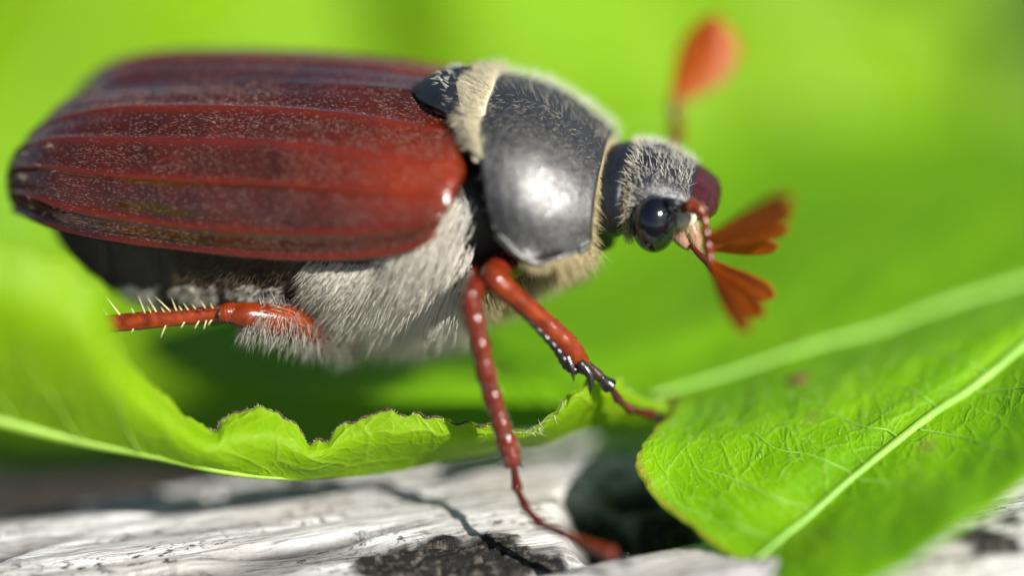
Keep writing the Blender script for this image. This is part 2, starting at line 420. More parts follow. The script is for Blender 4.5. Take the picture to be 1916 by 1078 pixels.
# ------------------------------------------------------------------ weathered logs
def make_log(name, centre, axis, R, x0, x1, seed, char_and_shade=None, nx=620, na=300, knots=1.0, shade_hollow=(), mat='wood'):
    axis = unit(np.asarray(axis, float)); side = unit(np.cross(axis, [0, 0, 1])); upv = np.cross(side, axis)
    q = np.linspace(-1, 1, na); a = math.pi * (0.45 * q + 0.55 * q ** 3)         # angle from the top, denser there
    x = np.linspace(x0, x1, nx)
    A, X = np.meshgrid(a, x); S = A * R
    r = R + 1.6 * (fbm(X / 22 + seed, S / 9 + 3, o=3) - .5) * knots
    r += 0.9 * (fbm(X / 30 + seed, S / 2.6, o=3) - .5) + 0.35 * (fbm(X / 9, S / .7 + seed, o=4) - .5) + .10 * (fbm(X / 1.2, S / .4 + seed, o=3) - .5)
    w1 = S + 1.5 * fbm(X / 12 + seed, S / 8); cr = np.abs(vnoise(X / 34 + 9 * seed, w1 / 3.0) - .5)
    crack = (1 - smooth(0.006, .045, cr)) * smooth(.36, .55, vnoise(X / 9 + seed, S / 4 + 50))
    cr2 = np.abs(vnoise(X / 16 + 5 * seed, w1 / 1.1 + 20) - .5); crack = np.maximum(crack, .8 * (1 - smooth(.01, .06, cr2)) * smooth(.5, .66, vnoise(X / 5 + seed, S / 2 + 70)))
    r -= 0.7 * crack
    ch = np.zeros_like(r)
    base = np.asarray(centre) + X[..., None] * axis
    Vv = base + r[..., None] * (np.sin(A)[..., None] * side + np.cos(A)[..., None] * upv)
    rad_ = np.sin(A)[..., None] * side + np.cos(A)[..., None] * upv
    for p, rad in shade_hollow:
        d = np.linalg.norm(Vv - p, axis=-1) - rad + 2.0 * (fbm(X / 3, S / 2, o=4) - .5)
        hm = 1 - smooth(-1.2, .3, d); Vv = Vv - (hm * 1.8)[..., None] * rad_; ch = np.maximum(ch, hm)  # sunk and blackened to paint in the leaf's shade
    if char_and_shade is not None:
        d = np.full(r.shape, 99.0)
        for (p, rad) in char_and_shade:
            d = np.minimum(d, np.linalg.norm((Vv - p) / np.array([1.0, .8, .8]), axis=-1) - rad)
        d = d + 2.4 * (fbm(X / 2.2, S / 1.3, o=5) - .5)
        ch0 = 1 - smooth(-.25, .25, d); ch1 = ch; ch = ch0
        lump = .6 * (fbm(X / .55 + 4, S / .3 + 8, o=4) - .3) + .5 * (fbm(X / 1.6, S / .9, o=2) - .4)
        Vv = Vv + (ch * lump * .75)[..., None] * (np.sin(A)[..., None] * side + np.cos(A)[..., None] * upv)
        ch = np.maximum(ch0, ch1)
    e0 = np.asarray(centre) + x0 * axis; e1 = np.asarray(centre) + x1 * axis
    V = np.concatenate([Vv.reshape(-1, 3), [e0, e1]]); mN = nx * na; k = np.arange(na); k2 = (k + 1) % na
    F = [gridfaces(nx, na, closed_v=True), np.stack([k, k2, np.full(na, mN)], -1), np.stack([k2 + mN - na, k + mN - na, np.full(na, mN + 1)], -1)]
    uv = np.concatenate([np.stack([X, S], -1).reshape(-1, 2), [[0, 0], [0, 0]]])
    z2 = [0, 0]
    return obj(name, V, F, MAT[mat], attrs={"crack": np.concatenate([crack.ravel(), z2]), "char_and_shade": np.concatenate([ch.ravel(), z2])}, uv=uv)
R1 = 14.0
ax1 = P(1170, 812, -10.5) - P(0, 985, -5.5)
c1 = P(600, 892, -8.0) - R1 * UP * np.array([1, 1, 1])
char_and_shade = [(P(730, 1045, 1.2), 1.9), (P(830, 1045, 1.6), 2.5), (P(930, 1035, 1.5), 2.5), (P(1030, 1035, 1.6), 2.2), (P(780, 985, .3), .7), (P(600, 1085, 2.5), 1.2)]  # crust of the black scar
shade_hol = [(P(1130, 930, -2), 2.2), (P(1210, 950, -1), 3.4), (P(1290, 990, 0), 3.4), (P(1190, 870, -4.5), 1.8), (P(1130, 1010, 1.5), 1.8)]  # leaf shadow beside the lobe, carved and painted black
lg = make_log("weathered_log", c1, ax1, R1, -75, 75, 1.0, char_and_shade, nx=760, na=290, shade_hollow=shade_hol, knots=.45)
tag(lg, "silvery weathered log with a black crusty scar under the beetle", "log")
R2 = 9.0
ax2 = P(1290, 1046, 1.5) - P(1140, 1076, 2.2)
c2 = P(1290, 1046, 1.5) - R2 * UP
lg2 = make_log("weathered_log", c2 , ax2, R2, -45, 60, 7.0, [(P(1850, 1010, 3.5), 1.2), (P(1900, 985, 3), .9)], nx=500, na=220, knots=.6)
tag(lg2, "thinner bleached log half covered by the big green leaf", "log")

m = M("shade bark"); uvc = m.uv(); f = m.noise(m.uv((.4, 1.2, 1)), 1.0, 6, .65)
m.set(Base_Color=m.mix(m.ramp(f, [(.35, 0.0), (.7, 1.0)]), (.006, .006, .004), (.038, .028, .018)), Roughness=.9, Normal=m.bump(f, .5, .9)); MAT["bark"] = m.m
lg3 = make_log("shade_branch", P(120, 886, -15) - 6.5 * UP, P(420, 884, -15) - P(0, 900, -15.5), 6.5, -30, 9, 4.0, nx=260, na=140, mat="bark")  # added branch, dark to fill the shade under the leaf flap
tag(lg3, "dark brown bark-covered branch added for the shade behind the pale log, under the gnawed leaf", "branch")

# ------------------------------------------------------------------ leaves
def leaf_from(name, ctrl, nu, nv, mat, th, out, ragged=None, rimfn=None, wrinkle=0.0):
    g = patch(ctrl, nu, nv)
    nrm = normals(g, np.asarray(out, float)); uv = arcuv(g)
    if wrinkle:
        g = g + nrm * (wrinkle * (fbm(uv[..., 0] / 3.2, uv[..., 1] / 3.2, o=3) - .5) * 2)[..., None]
        nrm = normals(g, np.asarray(out, float))
    if ragged is not None: g = g + ragged(g, uv)
    V, F = shell(g, nrm, th)
    rim = rimfn(nu, nv).ravel() if rimfn else np.zeros(nu * nv)
    return V, F, np.tile(uv.reshape(-1, 2), (2, 1)), np.tile(rim, 2), g, nrm

# the gnawed leaf: a strip seen edge-on under the beetle that widens into an upturned flap
top = [(-60, 430, 7.5), (60, 468, 7), (140, 503, 6.5), (190, 545, 6), (206, 600, 5.2), (225, 650, 4.2), (265, 700, 3), (320, 755, 1.8), (380, 798, .8),
       (405, 800, .5), (425, 778, .3), (460, 768, .2), (505, 770, .1), (545, 795, 0), (580, 826, 0), (605, 826, 0), (640, 797, 0), (690, 780, 0), (760, 774, 0),
       (800, 779, 0), (850, 795, 0), (925, 800, 0), (985, 806, 0), (1040, 775, -.3), (1090, 727, -.8), (1150, 708, -2), (1200, 738, -3), (1262, 768, -4)]
bot = [(-60, 775, 4), (0, 792, 3.6), (60, 808, 3.2), (120, 822, 2.8), (180, 836, 2.3), (240, 848, 1.8), (300, 860, 1.3), (350, 874, .9), (390, 882, .6), (420, 888, .4),
       (450, 893, .2), (480, 897, 0), (510, 899, -.3), (540, 900, -.6), (570, 900, -1), (600, 898, -1.3), (640, 894, -1.6), (690, 890, -2), (740, 884, -2.3), (790, 875, -2.5),
       (840, 866, -2.8), (900, 854, -3), (960, 840, -3), (1020, 832, -3.2), (1090, 808, -3.5), (1150, 800, -4), (1200, 792, -4.4), (1262, 785, -5)]
T, Bm = PP(top), PP(bot)
bul = np.linspace(1.4, .5, len(top))[:, None]
rows = [Bm, Bm * .66 + T * .34 + BACK * bul * .8, Bm * .33 + T * .67 + BACK * bul, T]
ctrl = np.stack(rows, 0)
rag = lambda g, uv: np.linspace(0, 1, g.shape[0])[:, None, None] ** 6 * ((fbm(uv[..., 1] / .5, uv[..., 0] * 0, o=3) - .5) * .55)[..., None] * UP
rimf = lambda nu, nv: np.broadcast_to(smooth(.972, .995, np.linspace(0, 1, nu))[:, None], (nu, nv)) * (np.linspace(0, 1, nv) > .3)
V, F, uv, rim, gL, nL = leaf_from("gnawed_leaf", ctrl, 90, 420, None, .16, BACK, rag, rimf, .10)
root = empty("gnawed_leaf", P(560, 880, -1))
tag(root, "gnawed pale green leaf with scalloped brown edge, its flap hiding the beetle's hind foot", "leaf")
obj("blade", V, F, MAT["leaf pale"], root, attrs={"rim": rim}, uv=uv)
pv, pf, pa = tube(PP([(x, y - 4, t + .06) for x, y, t in bot[0:15:2]]), np.linspace(.24, .05, 8), 120, 12)
obj("midrib", pv, pf, MAT["vein pale"], root)
for a, b in (((30, 800, 3.9), (-40, 700, 6)), ((150, 830, 2.9), (40, 650, 6.4)), ((260, 850, 2), (180, 640, 5.6))):
    k = np.linspace(0, 1, 6)[:, None]
    path = PP([a])[0] * (1 - k) + PP([b])[0] * k
    # lay the vein on the blade
    dd = np.linalg.norm(gL.reshape(-1, 1, 3) - path[None], axis=-1).argmin(0)
    path = gL.reshape(-1, 3)[dd] + nL.reshape(-1, 3)[dd] * .0
    pv, pf, pa = tube(path, np.linspace(.055, .02, 6), 40, 8); obj("side_vein", pv, pf, MAT["vein pale"], root)
# crusted bite marks along the chewed edge and pale fibres torn from it
e = gL[-1]; bits = []
for k in np.nonzero(rng.random(len(e)) < .34)[0]:
    if k < 130: continue
    px, py = proj(e[k])
    if 930 < px < 1020 and rng.random() < .5: continue
    if vnoise(k * .045, 3.3) < .42: continue
    bits.append(tube(e[k] + np.outer(np.linspace(-.5, .5, 3), unit(e[min(k + 2, len(e) - 1)] - e[k - 2])) * .35, np.array([.02, .05, .02]) * rng.uniform(.5, 1.3), 7, 6))
vv, ff, aa = join(bits); o = obj("bitten_edge", vv, ff, MAT["leaf edge"], root); o["kind"] = "stuff"
k = rng.choice(np.arange(130, len(e)), 330); pr = np.array(proj(e[k])).T
wt = np.exp(-((pr[:, 0] - 1000) / 60) ** 2) + .35 * np.exp(-((pr[:, 0] - 385) / 40) ** 2)
dirs = rng.normal(size=(330, 3)) * .6 + np.array([0, -.5, -.8]) + (rng.random((330, 1)) < .4) * np.array([0, 0, 1.0])
hairobj("torn_fibres", root, MAT["hair_white"], e[k], dirs, .12 + .5 * wt * rng.random(330), .011, bend=rng.normal(size=(330, 3)) * .3)

# the large leaf: lower half in focus, pale midrib, far half running behind the beetle
C = [
 [(240, 635, -15.5), (900, 400, -27), (1400, 250, -36), (1700, 225, -38), (2010, 235, -38)],
 [(390, 705, -11), (1120, 520, -20), (1450, 400, -25), (1700, 345, -26), (2005, 300, -27)],
 [(700, 748, -8), (1300, 590, -12.5), (1540, 500, -15), (1740, 450, -16), (2000, 395, -17)],
 [(1215, 742, -6), (1400, 685, -7), (1575, 632, -8), (1765, 572, -9), (1995, 502, -10)],
 [(1256, 774, -3.2), (1405, 735, -4.2), (1590, 672, -5.5), (1770, 600, -7), (1990, 517, -8.6)],
 [(1193, 845, -.2), (1410, 790, -1.6), (1605, 715, -3.2), (1780, 628, -5), (1990, 530, -7.2)],
 [(1222, 928, 1.1), (1430, 855, .2), (1620, 755, -1.7), (1790, 660, -3.6), (1990, 547, -6)],
 [(1308, 998, 2.4), (1460, 905, 1.4), (1640, 795, -.4), (1800, 690, -2.4), (1990, 567, -5)],
 [(1405, 1060, 3.6), (1525, 958, 2.2), (1672, 836, .4), (1812, 727, -1.6), (1990, 590, -4.2)],
 [(1440, 1092, 5.8), (1580, 1015, 5.2), (1740, 905, 3.2), (1865, 795, 1.2), (2000, 665, -1)],
 [(1490, 1140, 8.5), (1640, 1088, 8.5), (1800, 980, 7.8), (1905, 908, 6), (2015, 825, 5)]]
ctrl = np.array([[P(*p) for p in r] for r in C])
def ragC(g, uv):
    e = np.linspace(1, 0, g.shape[1])[None, :, None] ** 14
    return e * ((fbm(uv[..., 0] / .9, uv[..., 1] * 0, o=3) - .5) * .5)[..., None] * RIGHT
rimC = lambda nu, nv: np.broadcast_to(1 - smooth(.0, .022, np.linspace(0, 1, nv))[None], (nu, nv)) * (np.linspace(0, 1, nu) > .3)[:, None]
V, F, uv, rim, gC, nC = leaf_from("large_leaf", ctrl, 340, 210, None, .2, [0, 0, 1], ragC, rimC, .26)
root = empty("broad_leaf", P(1640, 880, 3))
tag(root, "large bright green leaf with raised pale veins and rounded lobe, beetle's forefoot at its notch", "leaf")
obj("blade", V, F, MAT["leaf bright"], root, attrs={"rim": rim}, uv=uv)
def on_grid(g, nrm, u, v, h):
    i = np.clip((np.asarray(u) * (g.shape[0] - 1)).round().astype(int), 0, g.shape[0] - 1); j = np.clip((np.asarray(v) * (g.shape[1] - 1)).round().astype(int), 0, g.shape[1] - 1)
    return g[i, j] + nrm[i, j] * h
vv_ = np.linspace(0.0, 1, 14)
pv, pf, _ = tube(on_grid(gC, nC, np.full(14, .3), vv_, .0), np.linspace(.16, .26, 14), 120, 12); obj("midrib", pv, pf, MAT["vein"], root)
vv_ = np.linspace(0.01, 1, 16)
pv, pf, _ = tube(on_grid(gC, nC, np.full(16, .8), vv_, .0), np.linspace(.13, .24, 16), 160, 12); obj("main_vein", pv, pf, MAT["vein"], root)
for v0, v1, u1 in ((.10, .02, .62), (.24, .12, .56), (.38, .22, .50), (.52, .36, .48), (.66, .50, .46), (.80, .64, .46), (.93, .78, .45)):
    q = np.linspace(0, 1, 9); u = .8 + (u1 - .8) * q + .012 * np.sin(q * 9 + v0 * 20); v = v0 + (v1 - v0) * q ** 1.4
    pv, pf, _ = tube(on_grid(gC, nC, u, v, .0), np.linspace(.06, .02, 9), 70, 8); obj("side_vein", pv, pf, MAT["vein"], root)
for v0, v1 in ((.18, .34), (.38, .56), (.58, .78), (.76, .97)):
    q = np.linspace(0, 1, 8)
    pv, pf, _ = tube(on_grid(gC, nC, .81 + .17 * q, v0 + (v1 - v0) * q, .0), np.linspace(.06, .03, 8), 50, 8); obj("side_vein", pv, pf, MAT["vein"], root)
# little downy hairs and a brown blemish
p, nn, du, dv, u, v = sample(gC, nC, 900, box=(.38, .8, 0, 1))
hairobj("down", root, MAT["hair_white"], p, nn + .6 * rng.normal(size=p.shape), rng.uniform(.06, .18, len(p)), .007)
i = np.unravel_index(np.argmin(np.sum((np.stack(proj(gC.reshape(-1, 3)), -1) - [1490, 712]) ** 2, -1)), gC.shape[:2])
sp, sr = gC[i], nC[i]
a = np.linspace(0, 2 * np.pi, 18, endpoint=False); t1 = unit(np.cross(sr, UP)); t2 = np.cross(sr, t1)
ring = [sp + sr * h + (r * (1 + .25 * np.sin(3 * a + 1)))[:, None] * (np.cos(a)[:, None] * t1 + np.sin(a)[:, None] * t2) for h, r in ((.0, .50), (.10, .42), (.14, .25), (.10, .10))]
vv = np.concatenate(ring + [[sp + sr * .06]]); k = np.arange(18)
obj("brown_blemish", vv, [gridfaces(4, 18, closed_v=True), np.stack([k + 54, (k + 1) % 18 + 54, np.full(18, 72)], -1)], MAT["brown spot"], root)

# out-of-focus leaves further back, each on its own stalk
def big_leaf(name, centre, along, across, L, Wd, mat, label, cup=.10, group=None):
    along, across = unit(np.asarray(along, float)), np.asarray(across, float)
    across = unit(across - along * np.dot(across, along)); nrm0 = np.cross(along, across)
    if nrm0[2] < 0: nrm0 = -nrm0
    u = np.linspace(0, 1, 60); v = np.linspace(-1, 1, 41)
    wd = Wd / 2 * np.sin(np.pi * np.clip(u, 0.004, .996) ** .85) ** .75 * (1 + .06 * np.sin(u * 40))
    U, Vv = np.meshgrid(u, v, indexing='ij')
    g = np.asarray(centre) + ((U - .5) * L)[..., None] * along + (Vv * wd[:, None])[..., None] * across
    sag = -cup * L * (2 * (U - .5)) ** 2 + cup * Wd * 1.2 * np.abs(Vv) ** 1.3 * np.sin(np.pi * U) + 1.2 * np.sin(U * 30 + np.abs(Vv) * 5) * np.abs(Vv)
    g = g + sag[..., None] * nrm0
    n_ = normals(g, np.array([0, 0, 1.0])); Vs, F = shell(g, n_, .3)
    base = g[0, 20]; root = empty(name, np.array([base[0], base[1] + 6, -60]))
    tag(root, label, "leaf", group)
    obj("blade", Vs, F, mat, root, attrs={"rim": np.zeros(len(Vs))}, uv=np.tile(arcuv(g).reshape(-1, 2), (2, 1)))
    pv, pf, _ = tube(g[::6, 20] + n_[::6, 20] * .3, np.linspace(.9, .3, len(g[::6])), 60, 10); obj("midrib", pv, pf, MAT["vein"], root)
    for s in (-1, 1):
        for k in range(8, 52, 7):
            j = 20 + s * np.arange(0, 19, 3); i = np.minimum(k + np.arange(0, 7), 59)
            pv, pf, _ = tube(g[i, j] + n_[i, j] * .1, np.linspace(.35, .12, 7), 30, 8); obj("side_vein", pv, pf, MAT["vein"], root)
    st = np.array([base + n_[0, 20] * .0, base - along * 8 - [0, 0, 6], np.array([base[0], base[1] + 6, -40]), np.array([base[0], base[1] + 6, -62])])
    pv, pf, _ = tube(st, np.array([.8, .9, 1.0, 1.2]), 40, 10); obj("stalk", pv, pf, MAT["vein"], root)
    return root
GB = "blurred leaves behind the beetle"; LB = "bright green out-of-focus leaf far behind the beetle"
far = [((420, 60, -70), (1, .15, .05), (0, .75, .66), 120, 62, "leaf far"),
       ((1050, -120, -100), (1, -.3, .1), (.1, .6, .8), 130, 70, "leaf far yellow"),
       ((1560, 60, -78), (.9, .25, -.25), (.15, .7, .7), 78, 46, "leaf far yellow"),
       ((60, 300, -60), (.7, -.5, .1), (.3, .75, .6), 90, 50, "leaf far"),
       ((1250, 300, -62), (1, .2, .1), (0, .8, .6), 96, 44, "leaf far"),
       ((700, 420, -48), (1, 0, -.05), (0, .9, .45), 90, 40, "leaf far"),
       ((-150, -100, -120), (1, .2, .2), (0, .6, .8), 150, 80, "leaf far yellow"),
       ((1800, 520, -52), (1, .3, .12), (-.1, .85, .5), 80, 34, "leaf far")]
for pc, al, ac, L, Wd, mt in far:
    big_leaf("hedge_leaf", P(*pc), al, ac, L, Wd, MAT[mt], LB, group=GB)
big_leaf("gap_shade_leaf", P(2030, 170, -58), (.12, .2, 1), (1, .35, -.1), 70, 11, MAT["leaf gap shade"], "narrow dark green blurred leaf added for the shaded gap beyond the large leaf")  # added leaf, coloured dark for the shade between the leaves
big_leaf("shade_band_blade", P(1770, 362, -41), (1, .1, -.32), (.1, 1, .5), 22, 3.0, MAT["leaf bright"], "slim green blurred grass blade bending over the large leaf's far edge", .04)  # added blade standing in for a band of shadow
big_leaf("withered_leaf", P(1500, 292, -44), (1, .3, .0), (.1, 1, .6), 9, 4.0, MAT["brown spot"], "small withered brown leaf tip, blurred, beyond the beetle's antennae", .06)

# ------------------------------------------------------------------ the beetle
beetle = empty("cockchafer_beetle", P(900, 900, 1.0))
tag(beetle, "mahogany cockchafer beetle with white furry chest and orange fan antennae walking over the leaf edge", "beetle")

# wing cases: rows front to tail, columns from the suture over four ribs to the side margin
EL = [
 [(776, 172, 0), (846, 219, -1.9), (874, 288, -3.4), (872, 345, -4.6), (854, 398, -5.35), (826, 436, -5.5)],
 [(765, 168, 0), (822, 238, -2.2), (838, 304, -3.95), (836, 358, -5.2), (824, 408, -5.8), (808, 450, -5.95)],
 [(735, 163, 0), (765, 236, -2.2), (768, 302, -4.0), (766, 364, -5.3), (762, 424, -6.05), (756, 474, -6.2)],
 [(640, 156, 0), (650, 219, -2.2), (650, 284, -3.95), (650, 355, -5.3), (650, 436, -6.15), (650, 487, -6.3)],
 [(500, 152, 0), (500, 207, -2.2), (500, 270, -3.95), (500, 345, -5.3), (500, 436, -6.2), (500, 486, -6.4)],
 [(350, 154, 0), (350, 202, -2.2), (350, 265, -3.95), (350, 337, -5.3), (350, 424, -6.15), (350, 472, -6.35)],
 [(225, 161, 0), (220, 203, -2.15), (220, 261, -3.8), (220, 327, -5.15), (220, 406, -5.95), (220, 456, -6.1)],
 [(154, 172, 0), (135, 216, -1.85), (128, 261, -3.35), (125, 318, -4.65), (122, 388, -5.5), (128, 438, -5.6)],
 [(116, 190, 0), (88, 234, -1.7), (72, 268, -3.0), (68, 314, -4.1), (66, 370, -4.8), (72, 418, -4.9)],
 [(92, 216, 0), (56, 256, -1.45), (34, 284, -2.5), (26, 318, -3.3), (26, 362, -3.8), (36, 402, -3.9)],
 [(80, 244, 0), (40, 282, -1.2), (16, 308, -2.2), (8, 338, -2.6), (10, 370, -3.0), (20, 396, -3.1)]]
ctrlE = np.array([[BP(*p) for p in r] for r in EL])
NU, NV = 220, 190
def elytron(side):
    g = patch(ctrlE, NU, NV)
    if side > 0:
        g = mirror(g); g = g + XB * (1.1 * smooth(-13.5, -17.5, to_body(g)[..., 0]))[..., None]
    u = np.linspace(0, 1, NU)[:, None]; v = np.linspace(0, 1, NV)[None]
    nrm = normals(g, ZB)
    rib = np.zeros((NU, NV))
    for c, s in ((.2, .026), (.4, .028), (.6, .022), (.8, .026)):
        rib = np.maximum(rib, np.exp(-((v - c - .004 * np.sin(u * 14 + c * 30)) / s) ** 2) * smooth(.05, .16, u) * (1 - .6 * smooth(.85, .97, u)))
    seam = np.exp(-(v / .016) ** 2); marg = np.exp(-((v - .975) / .018) ** 2)
    h = .15 * rib + .07 * seam + .10 * marg - .06 * np.exp(-((v - .93) / .02) ** 2)
    for c in (.1, .3, .5, .7): h = h + .05 * np.exp(-((v - c) / .05) ** 2)
    h = h + .05 * (fbm(u * 14, v * 7, o=3) - .5) + .025 * (fbm(u * 90, v * 45, o=2) - .5)
    d1 = np.clip(1 - u / .17, 0, 1); h = h - .7 * smooth(.0, .25, v) * (1 - np.sqrt(1 - .98 * d1 ** 2))
    d3 = np.clip(1 - (1 - u) / .05, 0, 1); h = h - .35 * (1 - np.sqrt(1 - .98 * d3 ** 2))
    d2 = np.clip(1 - v / .02, 0, 1) * smooth(.08, .2, u + v * 0); h = h - .07 * d2
    g = g + nrm * h[..., None]; nrm = normals(g, ZB)
    front_red = np.clip(np.exp(-((u - .16) / .13) ** 2 - ((v - .52) / .26) ** 2) * .85 + .35 * smooth(.85, 1, v) * (1 - smooth(.2, .6, u)), 0, 1)  # own redder colour of the shoulder and front margin
    V, F = shell(g, nrm, .12)
    o = obj("elytron", V, F, MAT["elytron"], beetle, attrs={"rib": np.tile(np.clip(rib + .5 * marg, 0, 1).ravel(), 2), "front_red": np.tile(front_red.ravel(), 2)}, uv=np.tile(arcuv(g).reshape(-1, 2), (2, 1)))
    ribf = lambda uu, vv: 1 - .93 * np.clip(sum(np.exp(-((vv - c) / .026) ** 2) for c in (.2, .4, .6, .8)) + np.exp(-(vv / .02) ** 2) + (vv > .95), 0, 1)
    dens = lambda uu, vv: ribf(uu, vv) * smooth(.0, .05, uu) * (.35 + .65 * smooth(.35, .6, fbm(uu * 30, vv * 12, o=2)))
    p, n_, du, dv, uu, vv = sample(g, nrm, 10500 if side < 0 else 4000, dens)
    d = du + .16 * n_ + dv * (rng.normal(size=(len(p), 1)) * .15 + .10)
    hairobj("pubescence", o, MAT["hair_scale"], p + n_ * .01, d, rng.uniform(.10, .18, len(p)), rng.uniform(.005, .0095, len(p)), K=3, lens=True)
    # a few stray longer golden hairs towards the tail
    if side < 0:
        p, n_, du, dv, uu, vv = sample(g, nrm, 60, lambda a, b: (a > .72) * (b > .3))
        hairobj("stray_hair", o, MAT["hair_cream"], p, du + .5 * n_ + .5 * rng.normal(size=p.shape), rng.uniform(.25, .6, len(p)), .014, bend=-n_ * .2)
    return o, g, nrm
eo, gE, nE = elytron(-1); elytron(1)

# body: one closed surface from the tail plate to the neck
ST = np.array([  # x, zc, half width, up, down
 (-17.0, -5.6, .5, .5, .5), (-16.3, -5.5, 2.0, 1.1, 1.2), (-15, -5.2, 3.6, 1.7, 3.2), (-12.5, -4.7, 4.8, 2.6, 5.4), (-9, -4.4, 5.5, 3.0, 6.0), (-5, -4.4, 5.6, 3.2, 5.4),
 (-2, -4.5, 5.5, 3.2, 5.0), (1, -4.6, 5.0, 3.2, 4.9), (3.2, -4.8, 4.2, 3.2, 3.9), (5.2, -5.0, 3.2, 2.6, 2.2), (6.8, -5.0, 2.2, 2.0, 1.4), (7.6, -5.0, 1.5, 1.4, 1.1)])
def loft(st, nu, na, e=2.4, wob=None):
    s = spline(st, nu); a = np.linspace(0, 2 * np.pi, na, endpoint=False)
    ca, sa = np.cos(a), np.sin(a); fx = np.sign(ca) * np.abs(ca) ** (2 / e); fz = np.sign(sa) * np.abs(sa) ** (2 / e)
    k = np.ones((nu, na)) if wob is None else wob(s[:, 0][:, None], a[None])
    y = s[:, 2:3] * fx[None] * k; z = s[:, 1:2] + np.where(fz[None] > 0, s[:, 3:4], s[:, 4:5]) * fz[None] * k
    g = B0 + s[:, 0][:, None, None] * XB + y[..., None] * YB + z[..., None] * ZB
    return g
def closed(g):
    nu, na = g.shape[:2]; V = np.concatenate([g.reshape(-1, 3), [g[0].mean(0), g[-1].mean(0)]]); m = nu * na; k = np.arange(na); k2 = (k + 1) % na
    return V, [gridfaces(nu, na, closed_v=True), np.stack([k2, k, np.full(na, m)], -1), np.stack([k + m - na, k2 + m - na, np.full(na, m + 1)], -1)]
def fix_out(g): # vertex normals pointing away from the axis
    n_ = unit(np.cross(np.gradient(g, axis=0), np.gradient(np.concatenate([g[:, -1:], g, g[:, :1]], 1), axis=1)[:, 1:-1]))
    return n_ if np.sum(n_ * (g - g.mean(1, keepdims=True))) > 0 else -n_
grooves = lambda x, a: 1 - .045 * sum(np.exp(-((x - c) / .16) ** 2) for c in (-13.0, -10.75, -8.5, -6.2)) + .012 * (fbm(x * 1.3, a * 3, o=3) - .5)
gB = loft(ST, 200, 120, 2.5, grooves); nB = fix_out(gB)
V, F = closed(gB); F = [f[:, ::-1] for f in F]
print('belly', [(int(a), int(b)) for a, b in [(proj(r)[0].mean(), proj(r)[1].max()) for r in gB[::20]]])
bodyo = obj("body", V, F, MAT["belly"], beetle)

def on_body(n, test, dens=None):
    p, n_, du, dv, u, v = sample(gB, nB, n, dens)
    px, py = proj(p); q = to_body(p); k = test(px, py, q, n_)
    return p[k], n_[k], q[k], px[k], py[k]
# white fur of the chest: combed back and down
near = lambda px, py, q, n_: (q[:, 1] < 1.5) & ((q[:, 2] < -4.9 - .25 * np.minimum(q[:, 0], 0) * 0 + .25 * np.maximum(q[:, 0] + 2, 0)) | ((q[:, 0] > -.6) & (q[:, 2] < -2.4))) & (q[:, 0] > -5.6 - .25 * (q[:, 2] + 6)) & (q[:, 0] < 2.6) & (px > 575)
p, n_, q, px, py = on_body(130000, near, lambda u, v: ((u > .35) & (u < .85)) * 1.0)
print("chest hairs", len(p))
edge = smooth(2.9, .9, q[:, 0] + .9 * (fbm(q[:, 1] * .9, q[:, 2] * .9) - .5)) * smooth(-6.6, -4.6, q[:, 0] + 2.0 * (fbm(q[:, 1] * .8 + 9, q[:, 2] * .8) - .5)); k = rng.random(len(p)) < edge
p, n_, q, px = p[k], n_[k], q[k], px[k]; print('chest2', len(p)); k = rng.permutation(len(p))[:15000]; p, n_, q, px = p[k], n_[k], q[k], px[k]
clump = (fbm(q[:, 0] * 1.1, q[:, 2] * 1.4 + q[:, 1], o=2) - .5)[:, None]
flow = np.array([-.45, -.12, -.62])[None] + np.array([-.35, 0, 0])[None] * smooth(760, 600, px)[:, None]
d = flow + n_ * (.36 + .35 * clump) + np.array([.4, .0, .1]) * clump + .13 * rng.normal(size=p.shape)
hairobj("chest_fur", bodyo, MAT["hair_white"], p, d, rng.uniform(.8, 1.9, len(p)) * (.55 + .45 * smooth(580, 680, px)), .019, bend=np.array([-.10, 0, -.25]) + .1 * rng.normal(size=p.shape))
# yellowish underfur behind the forelegs
p, n_, q, px, py = on_body(40000, lambda px, py, q, n_: (q[:, 0] > 1.6) & (q[:, 0] < 6.5) & (q[:, 2] < -5.6) & (q[:, 1] < 2), lambda u, v: (u > .7) * 1.0)
k = rng.permutation(len(p))[:2600]; p, n_ = p[k], n_[k]
hairobj("throat_fur", bodyo, MAT["hair_cream"], p, n_ * .7 + np.array([.12, -.1, -.55]) + .25 * rng.normal(size=p.shape), rng.uniform(.4, 1.1, len(p)), .014, bend=np.array([0, 0, -.2]))
# white triangles on the abdomen's sides, dark bristly fuzz above them
tri = []
for x0, x1 in ((232, 302), (322, 408), (428, 532)):
    p, n_, q, px, py = on_body(90000, lambda px, py, q, n_: (q[:, 1] < -1) & (px > x0) & (px < x1) & (py > 536 - 4 * np.sin(px / 9)) & (py < 552 + 30 * (px - x0) / (x1 - x0)), lambda u, v: (u > .1) * (u < .6) * 1.0)
    k = rng.permutation(len(p))[:2300]; p, n_ = p[k], n_[k]
    hairobj("white_side_patch", bodyo, MAT["hair_white"], p, np.array([-.75, -.05, -.25]) + n_ * .22 + .16 * rng.normal(size=p.shape), rng.uniform(.22, .42, len(p)), .022)
p, n_, q, px, py = on_body(40000, lambda px, py, q, n_: (q[:, 1] < -2) & (q[:, 2] < -4) & (px > 330) & (px < 600) & (py < 545), lambda u, v: (u > .1) * (u < .65) * 1.0)
k = rng.permutation(len(p))[:1500]; p, n_ = p[k], n_[k]
hairobj("flank_fuzz", bodyo, MAT["hair_dark"], p, np.array([-.6, -.1, -.35]) + n_ * .5 + .2 * rng.normal(size=p.shape), rng.uniform(.3, .7, len(p)), .012)
